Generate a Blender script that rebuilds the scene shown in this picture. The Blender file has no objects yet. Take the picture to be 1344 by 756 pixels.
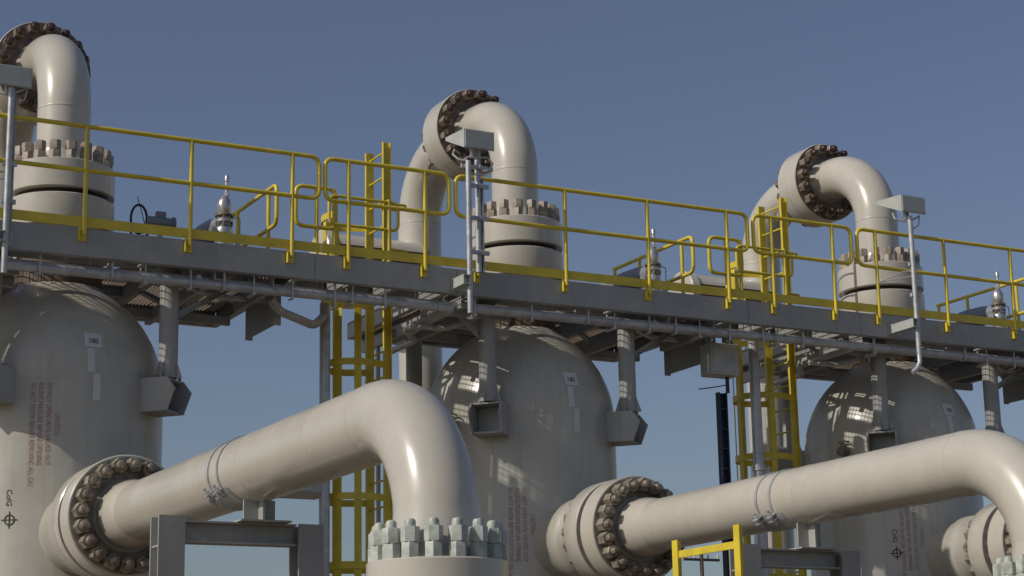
import bpy, bmesh, math, random
from mathutils import Vector, Matrix
random.seed(7)
R = math.radians
scn = bpy.context.scene
col = scn.collection

# ------------------------------------------------------------------ camera
YAW, PIT, ROLL, FPX = R(28.26668), R(13.34193), R(-1.11119), 2532.18
fwd = Vector((math.sin(YAW)*math.cos(PIT), math.cos(YAW)*math.cos(PIT), math.sin(PIT)))
rt = Vector((math.cos(YAW), -math.sin(YAW), 0)); up = rt.cross(fwd)
cr = rt*math.cos(ROLL)+up*math.sin(ROLL); cu = up*math.cos(ROLL)-rt*math.sin(ROLL)
cd = bpy.data.cameras.new('camera'); cam = bpy.data.objects.new('camera', cd); col.objects.link(cam)
cd.sensor_width = 36; cd.lens = FPX/1344*36; cd.clip_start = 0.1; cd.clip_end = 6000
mm = Matrix((cr, cu, -fwd)).transposed().to_4x4(); mm.translation = Vector((0, 0, 1.6)); cam.matrix_world = mm
scn.camera = cam

# ------------------------------------------------------------------ light
SUN_EL = R(35); sdir = Vector((-0.999, -0.03, 0)).normalized()          # horizontal direction towards the sun
sv = sdir*math.cos(SUN_EL)+Vector((0, 0, math.sin(SUN_EL)))
w = bpy.data.worlds.new('World'); scn.world = w; w.use_nodes = True
nt = w.node_tree; bg = nt.nodes['Background']
sky = nt.nodes.new('ShaderNodeTexSky'); sky.sky_type = 'NISHITA'; sky.sun_disc = False
sky.sun_elevation = SUN_EL; sky.sun_rotation = math.atan2(sv.x, sv.y)
sky.air_density = 1.0; sky.dust_density = 1.6; sky.ozone_density = 2.2
hs = nt.nodes.new('ShaderNodeHueSaturation'); hs.inputs['Saturation'].default_value = 0.93; hs.inputs['Hue'].default_value = 0.511
nt.links.new(sky.outputs[0], hs.inputs['Color']); nt.links.new(hs.outputs[0], bg.inputs[0])
bg.inputs[1].default_value = 0.080
sd = bpy.data.lights.new('sun', 'SUN'); sd.energy = 3.0; sd.angle = R(0.53); sd.color = (1, 0.93, 0.83)
so = bpy.data.objects.new('sun', sd); col.objects.link(so); so.location = sv*60
so.rotation_euler = sv.to_track_quat('Z', 'Y').to_euler()
vs = scn.view_settings; vs.view_transform = 'Standard'; vs.look = 'None'; vs.exposure = -0.25; vs.gamma = 1

# ------------------------------------------------------------------ materials
def mat(name, c, rough=0.5, metal=0.0, var=0.12, scale=3.0, bump=0.0, bscale=60, coat=0.0, streak=0.0, spec=0.5, dirt=None):
    m = bpy.data.materials.new(name); m.use_nodes = True; n = m.node_tree.nodes; l = m.node_tree.links
    p = n['Principled BSDF']; tc = n.new('ShaderNodeTexCoord'); geo = n.new('ShaderNodeNewGeometry')
    nz = n.new('ShaderNodeTexNoise'); nz.inputs['Scale'].default_value = scale; nz.inputs['Detail'].default_value = 6; nz.inputs['Roughness'].default_value = 0.62
    l.new(geo.outputs['Position'], nz.inputs['Vector'])
    mr = n.new('ShaderNodeMapRange'); mr.inputs[1].default_value = 0.3; mr.inputs[2].default_value = 0.7
    mr.inputs[3].default_value = 1-var; mr.inputs[4].default_value = 1+var*0.6
    mr.interpolation_type = 'SMOOTHSTEP'; l.new(nz.outputs[0], mr.inputs[0])
    mul = n.new('ShaderNodeVectorMath'); mul.operation = 'SCALE'; mul.inputs[0].default_value = c[:3]
    l.new(mr.outputs[0], mul.inputs['Scale']); out = mul.outputs[0]
    if streak > 0:
        mp = n.new('ShaderNodeMapping'); mp.inputs['Scale'].default_value = (9, 9, 0.55); l.new(geo.outputs['Position'], mp.inputs[0])
        n2 = n.new('ShaderNodeTexNoise'); n2.inputs['Scale'].default_value = 1.6; n2.inputs['Detail'].default_value = 5; l.new(mp.outputs[0], n2.inputs['Vector'])
        m2 = n.new('ShaderNodeMapRange'); m2.interpolation_type = 'SMOOTHSTEP'; m2.inputs[1].default_value = 0.45; m2.inputs[2].default_value = 0.80; m2.inputs[3].default_value = 0; m2.inputs[4].default_value = streak
        l.new(n2.outputs[0], m2.inputs[0])
        mx = n.new('ShaderNodeMix'); mx.data_type = 'RGBA'; l.new(m2.outputs[0], mx.inputs['Factor']); l.new(out, mx.inputs['A'])
        dc = dirt or (c[0]*0.5, c[1]*0.44, c[2]*0.36); mx.inputs['B'].default_value = (*dc, 1); out = mx.outputs['Result']
    l.new(out, p.inputs['Base Color'])
    r2 = n.new('ShaderNodeMapRange'); r2.inputs[1].default_value = 0.3; r2.inputs[2].default_value = 0.7
    r2.interpolation_type = 'SMOOTHSTEP'; r2.inputs[3].default_value = max(0.03, rough-0.05); r2.inputs[4].default_value = min(1, rough+0.07); l.new(nz.outputs[0], r2.inputs[0]); l.new(r2.outputs[0], p.inputs['Roughness'])
    p.inputs['Metallic'].default_value = metal; p.inputs['Coat Weight'].default_value = coat; p.inputs['Coat Roughness'].default_value = 0.12
    p.inputs['Specular IOR Level'].default_value = spec
    if bump > 0:
        n3 = n.new('ShaderNodeTexNoise'); n3.inputs['Scale'].default_value = bscale; n3.inputs['Detail'].default_value = 4; l.new(geo.outputs['Position'], n3.inputs['Vector'])
        b = n.new('ShaderNodeBump'); b.inputs['Strength'].default_value = bump; b.inputs['Distance'].default_value = 0.01; l.new(n3.outputs[0], b.inputs['Height']); l.new(b.outputs[0], p.inputs['Normal'])
    return m
MT = dict(
    pipe=mat('pipe_paint', (0.545, 0.513, 0.44), 0.27, var=0.06, scale=1.3, coat=0.35, streak=0.10),
    vessel=mat('vessel_paint', (0.485, 0.465, 0.40), 0.36, var=0.13, scale=1.1, coat=0.2, streak=0.24, bump=0.02, bscale=4),
    steel=mat('grey_paint', (0.36, 0.365, 0.35), 0.5, var=0.14, scale=2.2, streak=0.18, bump=0.05),
    galv=mat('galvanised', (0.52, 0.53, 0.54), 0.42, metal=0.35, var=0.2, scale=9, bump=0.05),
    grating=mat('grating_steel', (0.24, 0.19, 0.15), 0.6, metal=0.2, var=0.2, scale=7),
    yellow=mat('safety_yellow', (0.74, 0.58, 0.045), 0.42, var=0.14, scale=4, coat=0.15, streak=0.16, dirt=(0.30, 0.2, 0.05)),
    nut=mat('painted_nut', (0.34, 0.285, 0.225), 0.5, var=0.3, scale=14, bump=0.1),
    nutgreen=mat('weathered_nut', (0.46, 0.49, 0.44), 0.45, var=0.25, scale=14, bump=0.1),
    nutbrown=mat('oily_nut', (0.27, 0.225, 0.175), 0.42, metal=0.35, var=0.45, scale=16, bump=0.12),
    nutolive=mat('olive_nut', (0.30, 0.27, 0.21), 0.45, metal=0.2, var=0.4, scale=16, bump=0.12),
    face=mat('greasy_shade_face', (0.30, 0.26, 0.21), 0.5, var=0.5, scale=10),  # grease brown with the bolts' shadow painted into the colour
    gface=mat('brown_shade_face', (0.20, 0.155, 0.13), 0.5, var=0.5, scale=9),  # brown painted dark for the shade across the overhead flange ring
    cap=mat('rust_cap', (0.075, 0.035, 0.027), 0.30, var=0.4, scale=18, spec=0.7),
    gasket=mat('gasket', (0.022, 0.02, 0.019), 0.75, var=0.2),
    chrome=mat('stainless', (0.60, 0.585, 0.57), 0.30, metal=0.7, var=0.2, scale=16),
    dark=mat('dark_opening', (0.03, 0.03, 0.028), 0.8),
    black=mat('black_rubber', (0.016, 0.016, 0.02), 0.5),
    navy=mat('navy_tray', (0.035, 0.045, 0.075), 0.5, var=0.3),
    red=mat('red_stencil', (0.40, 0.19, 0.18), 0.6, var=0.35, scale=22, streak=0.95, dirt=(0.46, 0.42, 0.37)),
    ink=mat('black_stencil', (0.03, 0.03, 0.03), 0.6, var=0.3, scale=20),
    plate=mat('white_plate', (0.66, 0.66, 0.64), 0.5, var=0.08),
    tape=mat('pale_tape', (0.62, 0.63, 0.61), 0.55, var=0.08),
    box=mat('grey_enclosure', (0.46, 0.48, 0.45), 0.42, var=0.10, scale=5, coat=0.1),
    darkbrown=mat('rear_brown', (0.16, 0.115, 0.085), 0.6, var=0.3, scale=5),  # even dark brown for the vessel necks and branch barrels
    ground=mat('sandy_gravel', (0.17, 0.130, 0.090), 0.95, var=0.3, scale=0.5, bump=0.6, bscale=6),
    wood=mat('pole_wood', (0.12, 0.09, 0.065), 0.85, var=0.3, scale=4),
    bluegrey=mat('bluegrey_paint', (0.25, 0.28, 0.33), 0.45, var=0.12, scale=4, coat=0.1),
)

# ------------------------------------------------------------------ mesh helpers
def V(*a): return Vector(a)
def frame(axis):
    a = axis.normalized(); h = Vector((0, 0, 1)) if abs(a.z) < 0.9 else Vector((1, 0, 0))
    u = a.cross(h).normalized(); return a, u, u.cross(a).normalized()
class M:
    def __init__(s): s.v = []; s.f = []; s.m = []; s.cm = 0
    def add(s, vs, fs):
        o = len(s.v); s.v += [tuple(p) for p in vs]; s.f += [tuple(i+o for i in f) for f in fs]; s.m += [s.cm]*len(fs); return s
    def box(s, c, d, ch=0.0, rot=None):
        c = Vector(c); h = [x/2 for x in d]
        def T(p):
            p = Vector(p)
            if rot is not None: p = rot @ p
            return c+p
        if ch <= 0:
            vs = [T((sx*h[0], sy*h[1], sz*h[2])) for sx in (-1, 1) for sy in (-1, 1) for sz in (-1, 1)]
            return s.add(vs, [(0, 1, 3, 2), (4, 6, 7, 5), (0, 4, 5, 1), (2, 3, 7, 6), (0, 2, 6, 4), (1, 5, 7, 3)])
        vs = []; ix = {}
        S = [(a, b, e) for a in (-1, 1) for b in (-1, 1) for e in (-1, 1)]
        for sg in S:
            for a in range(3):
                p = [sg[i]*(h[i] if i == a else h[i]-ch) for i in range(3)]; ix[(sg, a)] = len(vs); vs.append(T(p))
        fs = []
        for a in range(3):
            b, e = (a+1) % 3, (a+2) % 3
            for sa in (-1, 1):
                q = []
                for sb, se in ((-1, -1), (1, -1), (1, 1), (-1, 1)):
                    g = [0, 0, 0]; g[a] = sa; g[b] = sb; g[e] = se; q.append(ix[(tuple(g), a)])
                fs.append(q if sa > 0 else q[::-1])
            for sa in (-1, 1):
                for sb in (-1, 1):
                    g0 = [0]*3; g0[a] = sa; g0[b] = sb; g1 = g0[:]; g0[e] = -1; g1[e] = 1; g0 = tuple(g0); g1 = tuple(g1)
                    fs.append([ix[(g0, a)], ix[(g1, a)], ix[(g1, b)], ix[(g0, b)]])
        for sg in S: fs.append([ix[(sg, 0)], ix[(sg, 1)], ix[(sg, 2)]])
        return s.add(vs, fs)
    def lathe(s, prof, o=(0, 0, 0), axis=(0, 0, 1), n=48, a0=0.0):
        """prof: (radius, height along axis) list"""
        o = Vector(o); a, u, v = frame(Vector(axis)); vs = []; fs = []; rings = []
        for r, h in prof:
            if r < 1e-6: rings.append([len(vs)]); vs.append(o+a*h)
            else:
                rings.append(list(range(len(vs), len(vs)+n)))
                for i in range(n):
                    t = a0+2*math.pi*i/n; vs.append(o+a*h+(u*math.cos(t)+v*math.sin(t))*r)
        for A, B in zip(rings, rings[1:]):
            for i in range(n):
                j = (i+1) % n
                if len(A) == 1 and len(B) == 1: continue
                if len(A) == 1: fs.append((A[0], B[j], B[i]))
                elif len(B) == 1: fs.append((A[i], A[j], B[0]))
                else: fs.append((A[i], A[j], B[j], B[i]))
        return s.add(vs, fs)
    def cyl(s, p, q, r, n=16, r2=None):
        p = Vector(p); q = Vector(q); L = (q-p).length; r2 = r if r2 is None else r2
        return s.lathe([(0, 0), (r, 0), (r2, L), (0, L)], p, q-p, n)
    def tube(s, pts, r, n=10, cap=True, closed=False):
        pts = [Vector(p) for p in pts]; vs = []; fs = []; N = len(pts); u = None
        for i, p in enumerate(pts):
            if closed: t = (pts[(i+1) % N]-pts[i-1])
            else: t = (pts[min(i+1, N-1)]-pts[max(i-1, 0)])
            t.normalize()
            if u is None: _, u, _ = frame(t)
            u = (u-t*u.dot(t)).normalized(); v = t.cross(u)
            for k in range(n):
                a = 2*math.pi*k/n; vs.append(p+(u*math.cos(a)+v*math.sin(a))*r)
        for i in range(N if closed else N-1):
            j = (i+1) % N
            for k in range(n):
                l = (k+1) % n; fs.append((i*n+k, i*n+l, j*n+l, j*n+k))
        if cap and not closed: fs.append(tuple(range(n))[::-1]); fs.append(tuple(range((N-1)*n, N*n)))
        return s.add(vs, fs)
    def prism(s, poly, o, ex, ey, th):
        """polygon in plane (ex, ey) at o, thickened by th along ex x ey, centred"""
        o = Vector(o); ex = Vector(ex).normalized(); ey = Vector(ey).normalized(); nz = ex.cross(ey); k = len(poly)
        vs = [o+ex*x+ey*y-nz*th/2 for x, y in poly]+[o+ex*x+ey*y+nz*th/2 for x, y in poly]
        fs = [tuple(range(k))[::-1], tuple(range(k, 2*k))]+[(i, (i+1) % k, k+(i+1) % k, k+i) for i in range(k)]
        return s.add(vs, fs)
    def mesh(s, name, mats, smooth=True, ang=35):
        me = bpy.data.meshes.new(name); me.from_pydata(s.v, [], s.f)
        for m in (mats if isinstance(mats, (list, tuple)) else [mats]): me.materials.append(MT[m])
        me.polygons.foreach_set('material_index', s.m)
        bm = bmesh.new(); bm.from_mesh(me); bmesh.ops.recalc_face_normals(bm, faces=bm.faces); bm.to_mesh(me); bm.free()
        if smooth:
            me.polygons.foreach_set('use_smooth', [True]*len(me.polygons)); me.set_sharp_from_angle(angle=R(ang))
        me.update(); return me
    def build(s, name, mats, parent=None, **k):
        return link(name, s.mesh(name, mats, **k), parent)
def link(name, me, parent=None, loc=None):
    o = bpy.data.objects.new(name, me); col.objects.link(o)
    if parent is not None: o.parent = parent
    if loc is not None: o.location = loc
    return o
def tag(o, label, cat, group=None, kind=None):
    o['label'] = label; o['category'] = cat
    if group: o['group'] = group
    if kind: o['kind'] = kind
    return o
def thing(name, label, cat, loc=(0, 0, 0), group=None, rz=0):
    o = bpy.data.objects.new(name, None); col.objects.link(o); o.location = loc; o.rotation_euler = (0, 0, rz); o.empty_display_size = 0.2
    return tag(o, label, cat, group)
def copy_tree(o, parent=None, off=None, label=None):
    c = o.copy(); col.objects.link(c); c.parent = parent
    if off is not None: c.location = o.location+Vector(off)
    if label: c['label'] = label
    for ch in list(o.children): copy_tree(ch, c)
    return c
def arc(c, r, e1, e2, a0, a1, n):
    c = Vector(c); e1 = Vector(e1); e2 = Vector(e2)
    return [c+(e1*math.cos(R(a0+(a1-a0)*i/n))+e2*math.sin(R(a0+(a1-a0)*i/n)))*r for i in range(n+1)]
def rounded(pts, r, n=6, closed=False):
    """polyline with rounded inner corners"""
    pts = [Vector(p) for p in pts]; out = []
    N = len(pts)
    for i, p in enumerate(pts):
        if not closed and i in (0, N-1): out.append(p); continue
        a = (pts[i-1]-p).normalized(); b = (pts[(i+1) % N]-p).normalized()
        for k in range(n+1):
            t = k/n; q = p+a*r*(1-t)**2+b*r*t**2; out.append(q)
    return out

P = 5.70886; AX = 5.344; AY = 20.428
UX = [AX+k*P for k in range(3)]
WHICH = ['left', 'middle', 'right']

# ------------------------------------------------------------------ ground
g = M(); N = 40; S = 2500
g.add([(-S, -S, 0), (S, -S, 0), (S, S, 0), (-S, S, 0)], [(0, 1, 2, 3)])
go = g.build('ground', 'ground', smooth=False); go['kind'] = 'structure'

# ------------------------------------------------------------------ stud bolts (shared meshes)
def hexnut(m, p, axis, af, h, n=6, a0=0.0):
    r = af/math.sqrt(3); c = 0.07*h
    m.lathe([(0, 0), (r, 0), (r, h-c), (r*0.93, h), (0, h)], p, axis, 6, a0)
def stud_mesh(name, nutm, endm, L, af=0.1, double=False, cap=True, both=True, sr=0.033, tip=0.045):
    """stud along +Z, z=0 on the front face; L is the grip length behind it (negative z)"""
    m = M(); m.cm = 0; h = af*0.92; z = 0.0
    for a0 in ((0.15, 0.6) if double else (0.3,)):
        hexnut(m, (0, 0, z), (0, 0, 1), af, h, a0=a0); z += h+0.002
    m.cm = 1
    r = af*0.36 if cap else sr; e = af*0.55 if cap else tip
    m.lathe([(0, -0.001-(L if both else 0)), (sr, -0.001-(L if both else 0)), (sr, z-0.001), (r, z), (r, z+e*0.6), (r*0.8, z+e*0.88), (r*0.35, z+e), (0, z+e)], n=12)
    if both:
        m.cm = 0; hexnut(m, (0, 0, -L), (0, 0, -1), af, h); m.cm = 1
        m.lathe([(0, -L-h), (sr, -L-h), (sr, -L-h-0.03), (0, -L-h-0.035)], n=10)
    return m.mesh(name, [nutm, endm])
def ring_studs(parent, me, o, axis, r, n, a0=0.0, jig=0.25):
    o = Vector(o); a, u, v = frame(Vector(axis))
    for i in range(n):
        t = a0+2*math.pi*i/n; ob = link('stud_bolt', me, parent)
        q = a.to_track_quat('Z', 'Y'); rq = Matrix.Rotation(random.uniform(-jig, jig)*2, 4, 'Z')
        mtx = q.to_matrix().to_4x4() @ rq; mtx.translation = o+(u*math.cos(t)+v*math.sin(t))*r; ob.matrix_local = mtx
st_top = stud_mesh('stud_bolt_top', 'nut', 'nut', 0.12, 0.112, double=True, cap=False, both=False, sr=0.036, tip=0.008)
st_goose = stud_mesh('stud_bolt_overhead', 'nutbrown', 'cap', 0.42, 0.126)
st_noz = stud_mesh('stud_bolt_nozzle', 'nutolive', 'nutbrown', 0.632, 0.132, cap=True)
st_low = stud_mesh('stud_bolt_lower', 'nutgreen', 'nutgreen', 0.1, 0.104, double=True, cap=False, both=False, sr=0.036, tip=0.05)

def weld(r, o, axis, parent, n=48, mt='pipe'):
    m = M(); m.lathe([(r-0.01, -0.016), (r+0.0025, -0.01), (r+0.004, 0), (r+0.0025, 0.01), (r-0.01, 0.016)], o, axis, n); return m.build('weld_bead', mt, parent)
def elbow_path(p0, pc, p1, r, n=20):
    """from p0 straight towards corner pc, bend radius r, straight on to p1"""
    p0, pc, p1 = Vector(p0), Vector(pc), Vector(p1); a = (p0-pc).normalized(); b = (p1-pc).normalized()
    c = pc+a*r+b*r; e1 = -b; e2 = -a
    return [p0]+[c+e1*r*math.cos(t)+e2*r*math.sin(t) for t in [math.pi/2*i/n for i in range(n+1)]]+[p1]

# ------------------------------------------------------------------ text wrapped on a cylinder
def text_mesh(body, size):
    cu_ = bpy.data.curves.new('lettering', 'FONT'); cu_.body = body; cu_.size = size; cu_.resolution_u = 2; cu_.align_x = 'LEFT'
    ob = bpy.data.objects.new('lettering', cu_); col.objects.link(ob)
    dg = bpy.context.evaluated_depsgraph_get(); me = bpy.data.meshes.new_from_object(ob.evaluated_get(dg))
    bpy.data.objects.remove(ob); bpy.data.curves.remove(cu_); return me
def wrap_text(name, body, size, ang, z, rad, parent, m='red', vertical=True, dome=None, sx=1.0):
    me = text_mesh(body, size)
    bm = bmesh.new(); bm.from_mesh(me); bmesh.ops.triangulate(bm, faces=bm.faces); bmesh.ops.subdivide_edges(bm, edges=[e for e in bm.edges if e.calc_length() > 0.05], cuts=1); bm.to_mesh(me); bm.free()
    for v in me.vertices:
        x, y = v.co.x*sx, v.co.y
        if vertical: t, zz = y, z-x           # reads downwards
        else: t, zz = x, z+y
        rr = rad if dome is None else dome(zz)
        a = R(ang)+t/rr; v.co = (rr*math.cos(a), rr*math.sin(a), zz)
    me.materials.clear(); me.materials.append(MT[m]); me.update()
    return link(name, me, parent)
def wrap_patch(name, m, ang, z0, z1, wdt, rf, parent, off=0.004):
    q = M(); nz, na = 6, 4; vs = []
    for i in range(nz+1):
        z = z0+(z1-z0)*i/nz
        for j in range(na+1):
            rr = rf(z)+off; a = R(ang)+wdt*(j/na-0.5)/rr; vs.append((rr*math.cos(a), rr*math.sin(a), z))
    q.add(vs, [(i*(na+1)+j, i*(na+1)+j+1, (i+1)*(na+1)+j+1, (i+1)*(na+1)+j) for i in range(nz) for j in range(na)])
    return q.build(name, m, parent)

# ------------------------------------------------------------------ vessels
VR = 1.16; DZ = 5.36; DH = 1.25
def vrad(z): return VR if z <= DZ else VR*math.sqrt(max(0.02, 1-((z-DZ)/DH)**2))
NZ = [3.78, 3.85, 3.86]      # nozzle heights
NX = [0.05, 0.0, 0.0]
VL = ['large beige filter vessel at the left edge, lower shell in sunlight, crosshair mark',
      'large beige filter vessel in the middle, shaded under the walkway, behind the near elbow pipe',
      'large beige filter vessel at the right, mostly hidden behind the second elbow pipe']
TXT = [(-101.9, 4.99, 'CAUTION', 0.074), (-106.2, 5.30, 'DO NOT OPEN UNTIL VALVED OUT', 0.074),
       (-110.3, 5.30, 'RELIEVE PRESSURE BEFORE OPENING', 0.074), (-114.2, 5.30, 'DO NOT ENTER BEFORE REMOVING ALL GAS', 0.074)]
def vessel(k):
    ux = UX[k]; t = thing('filter_vessel', VL[k], 'vessel', (ux, AY, 0), 'filter vessels in a row')
    m = M(); m.lathe([(VR+0.05, 0), (VR+0.05, 0.25), (VR, 0.3), (VR, DZ)]+[(VR*math.cos(a), DZ+DH*math.sin(a)) for a in [R(4.5*i) for i in range(1, 15)]]+[(0.49, DZ+DH*0.93)], n=96)
    m.build('shell', 'vessel', t, ang=50)
    for zz in (DZ, 3.1): weld(VR, (0, 0, zz), (0, 0, 1), t, 96, 'vessel')
    m = M(); m.lathe([(0.47, DZ+DH*0.8), (0.47, 6.84)], n=56); m.build('neck', 'darkbrown', t)
    m = M(); m.lathe([(0.44, 6.84), (0.49, 6.841), (0.49, 7.08), (0.535, 7.16), (0.575, 7.17), (0.58, 7.185), (0.58, 7.495), (0.57, 7.505), (0, 7.505)], n=64)
    fl = m.build('top_flange', 'pipe', t)
    m = M(); m.lathe([(0.50, 7.50), (0.50, 7.575)], n=48); m.build('gasket', 'gasket', fl)
    # side nozzle towards the camera
    nz = NZ[k]; nx = NX[k]
    m = M(); m.lathe([(0.44, 0.0), (0.44, 0.42), (0.475, 0.47), (0.475, 0.64), (0.43, 0.70), (0.34, 0.77), (0.34, 1.0)], (nx, -1.02, nz), (0, -1, 0), 64)
    nzb = m.build('side_nozzle', 'vessel', t)
    y = 18.13-AY
    m = M(); m.lathe([(0.34, -0.1), (0.50, 0.0), (0.575, 0.004), (0.582, 0.014), (0.582, 0.26), (0.572, 0.272), (0, 0.272)], (nx, y+0.272, nz), (0, -1, 0), 72)
    m.build('nozzle_flange', 'pipe', nzb)
    m = M(); m.lathe([(0.49, -0.004), (0.49, 0.09)], (nx, y, nz), (0, -1, 0), 56); m.build('gasket', 'gasket', nzb)
    # radial brackets carrying the platform posts
    for (sx, sy) in ((-0.93, -0.98), (0.93, -0.98), (-0.93, 0.98), (0.93, 0.98)):
        d = Vector((sx, sy, 0)).normalized(); s = Vector((-d.y, d.x, 0)); zt = 5.44; hb = 0.36; w = 0.36
        m = M(); r0, r1 = 1.06, 1.56
        for e in (-1, 1):
            m.prism([(r0, zt), (r1-0.10, zt), (r1, zt-0.13), (r1-0.09, zt-hb), (r0, zt-hb)], s*e*(w/2), d, (0, 0, 1), 0.02)
        rot = Matrix((d, s, Vector((0, 0, 1)))).transposed()
        m.box(d*((r0+r1-0.1)/2)+Vector((0, 0, zt-0.012)), (r1-r0-0.12, w-0.03, 0.022), 0, rot)
        m.box(d*((r0+r1-0.12)/2)+Vector((0, 0, zt-hb+0.012)), (r1-r0-0.14, w-0.03, 0.022), 0, rot)
        m.box(d*(r0+0.14)+Vector((0, 0, zt-hb/2)), (0.02, w-0.03, hb-0.05), 0, rot)
        br = m.build('platform_bracket', 'steel', t)
        q = M()
        for e in (-1, 1):
            for f in (-0.07, 0.07): q.cyl(d*(1.37+f)+s*e*0.135+Vector((0, 0, zt)), d*(1.37+f)+s*e*0.135+Vector((0, 0, zt+0.035)), 0.018, 6)
        q.build('bracket_bolts', 'nut', br)
    # name plate, tape strips, stencils
    pl = wrap_patch('name_plate', 'plate', -84.6, 5.70, 5.86, 0.19, vrad, t, 0.006)
    wrap_text('plate_lettering', '180', 0.085, -87.6, 5.745, VR, pl, 'ink', False, lambda z: vrad(z)+0.0095, 0.9)
    wrap_patch('tape_strip', 'tape', -86.3, 5.43, 5.69, 0.085, vrad, t)
    wrap_patch('tape_strip', 'tape', -83.2, 5.14, 5.42, 0.085, vrad, t)
    da, dz = [(0, 0), (-9.5, -0.82), (-11, -0.78)][k]
    for a, z, s_, sz in TXT: wrap_text('warning_stencil', s_, sz, a+da-2, z+dz, VR+0.004, t, 'red', sx=0.70)
    ca, cz = [(-124.5, 3.90), (-128, 3.4), (-130, 3.9)][k]
    # lifting crosshair mark
    wrap_text('balance_stencil', 'CofG', 0.085, ca-2, cz+0.31, VR+0.004, t, 'ink', sx=0.9)
    q = M(); n = 32; rr = VR+0.004
    def pc(x, z): a = R(ca)+x/rr; return (rr*math.cos(a), rr*math.sin(a), cz+z)
    vs = [pc(r*math.cos(2*math.pi*i/n), r*math.sin(2*math.pi*i/n)) for r in (0.043, 0.056) for i in range(n)]
    q.add(vs, [(i, (i+1) % n, n+(i+1) % n, n+i) for i in range(n)])
    for dx, dzz in ((0.085, 0.006), (0.006, 0.085)): q.add([pc(-dx, -dzz), pc(dx, -dzz), pc(dx, dzz), pc(-dx, dzz)], [(0, 1, 2, 3)])
    q.build('crosshair_mark', 'ink', t, smooth=False)
    return t
vessels = [vessel(k) for k in range(3)]

# ------------------------------------------------------------------ overhead gooseneck spools
RP = 0.2925; GZ = 9.45; RY = 2.78; BR = 0.86
def spool_front(k):
    lab = ['beige overhead elbow pipe at the left edge rising from its bolted top flange',
           'beige overhead elbow pipe in the middle rising from its bolted top flange',
           'beige overhead elbow pipe at the right rising from its bolted top flange'][k]
    t = thing('overhead_elbow_pipe', lab, 'pipe', (UX[k], AY, 7.568), 'front elbows of the overhead pipe loops')
    z0 = 7.568
    m = M(); m.tube(elbow_path((0, 0, 0.45), (0, 0, GZ-z0), (0, 0.985, GZ-z0), BR, 24), RP, 48, cap=False); m.build('pipe', 'pipe', t, ang=60)
    m = M(); m.lathe([(0, 0), (0.57, 0), (0.58, 0.012), (0.58, 0.315), (0.57, 0.325), (0.40, 0.326), (0.33, 0.40), (RP+0.004, 0.50), (RP, 0.52)], n=72)
    fl = m.build('lower_flange', 'pipe', t); ring_studs(fl, st_top, (0, 0, 0.326), (0, 0, 1), 0.49, 18, 0.08)
    weld(RP, (0, 0, GZ-z0-BR), (0, 0, 1), t); weld(RP, (0, BR+0.02, GZ-z0), (0, 1, 0), t)
    yf = 1.045
    m = M(); m.lathe([(RP, -0.10), (0.305, -0.06), (0.315, 0), (0.565, 0.001), (0.575, 0.011), (0.575, 0.205), (0.567, 0.212), (0, 0.212)], (0, yf, GZ-z0), (0, 1, 0), 72)
    f2 = m.build('upper_flange', 'pipe', t); m = M(); m.lathe([(0.316, 0.004), (0.565, 0.004)], (0, yf-0.008, GZ-z0), (0, 1, 0), 64); m.build('flange_face_shade', 'gface', f2)
    ring_studs(f2, st_goose, (0, yf, GZ-z0), (0, -1, 0), 0.478, 16, 0.1)
    return t
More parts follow.
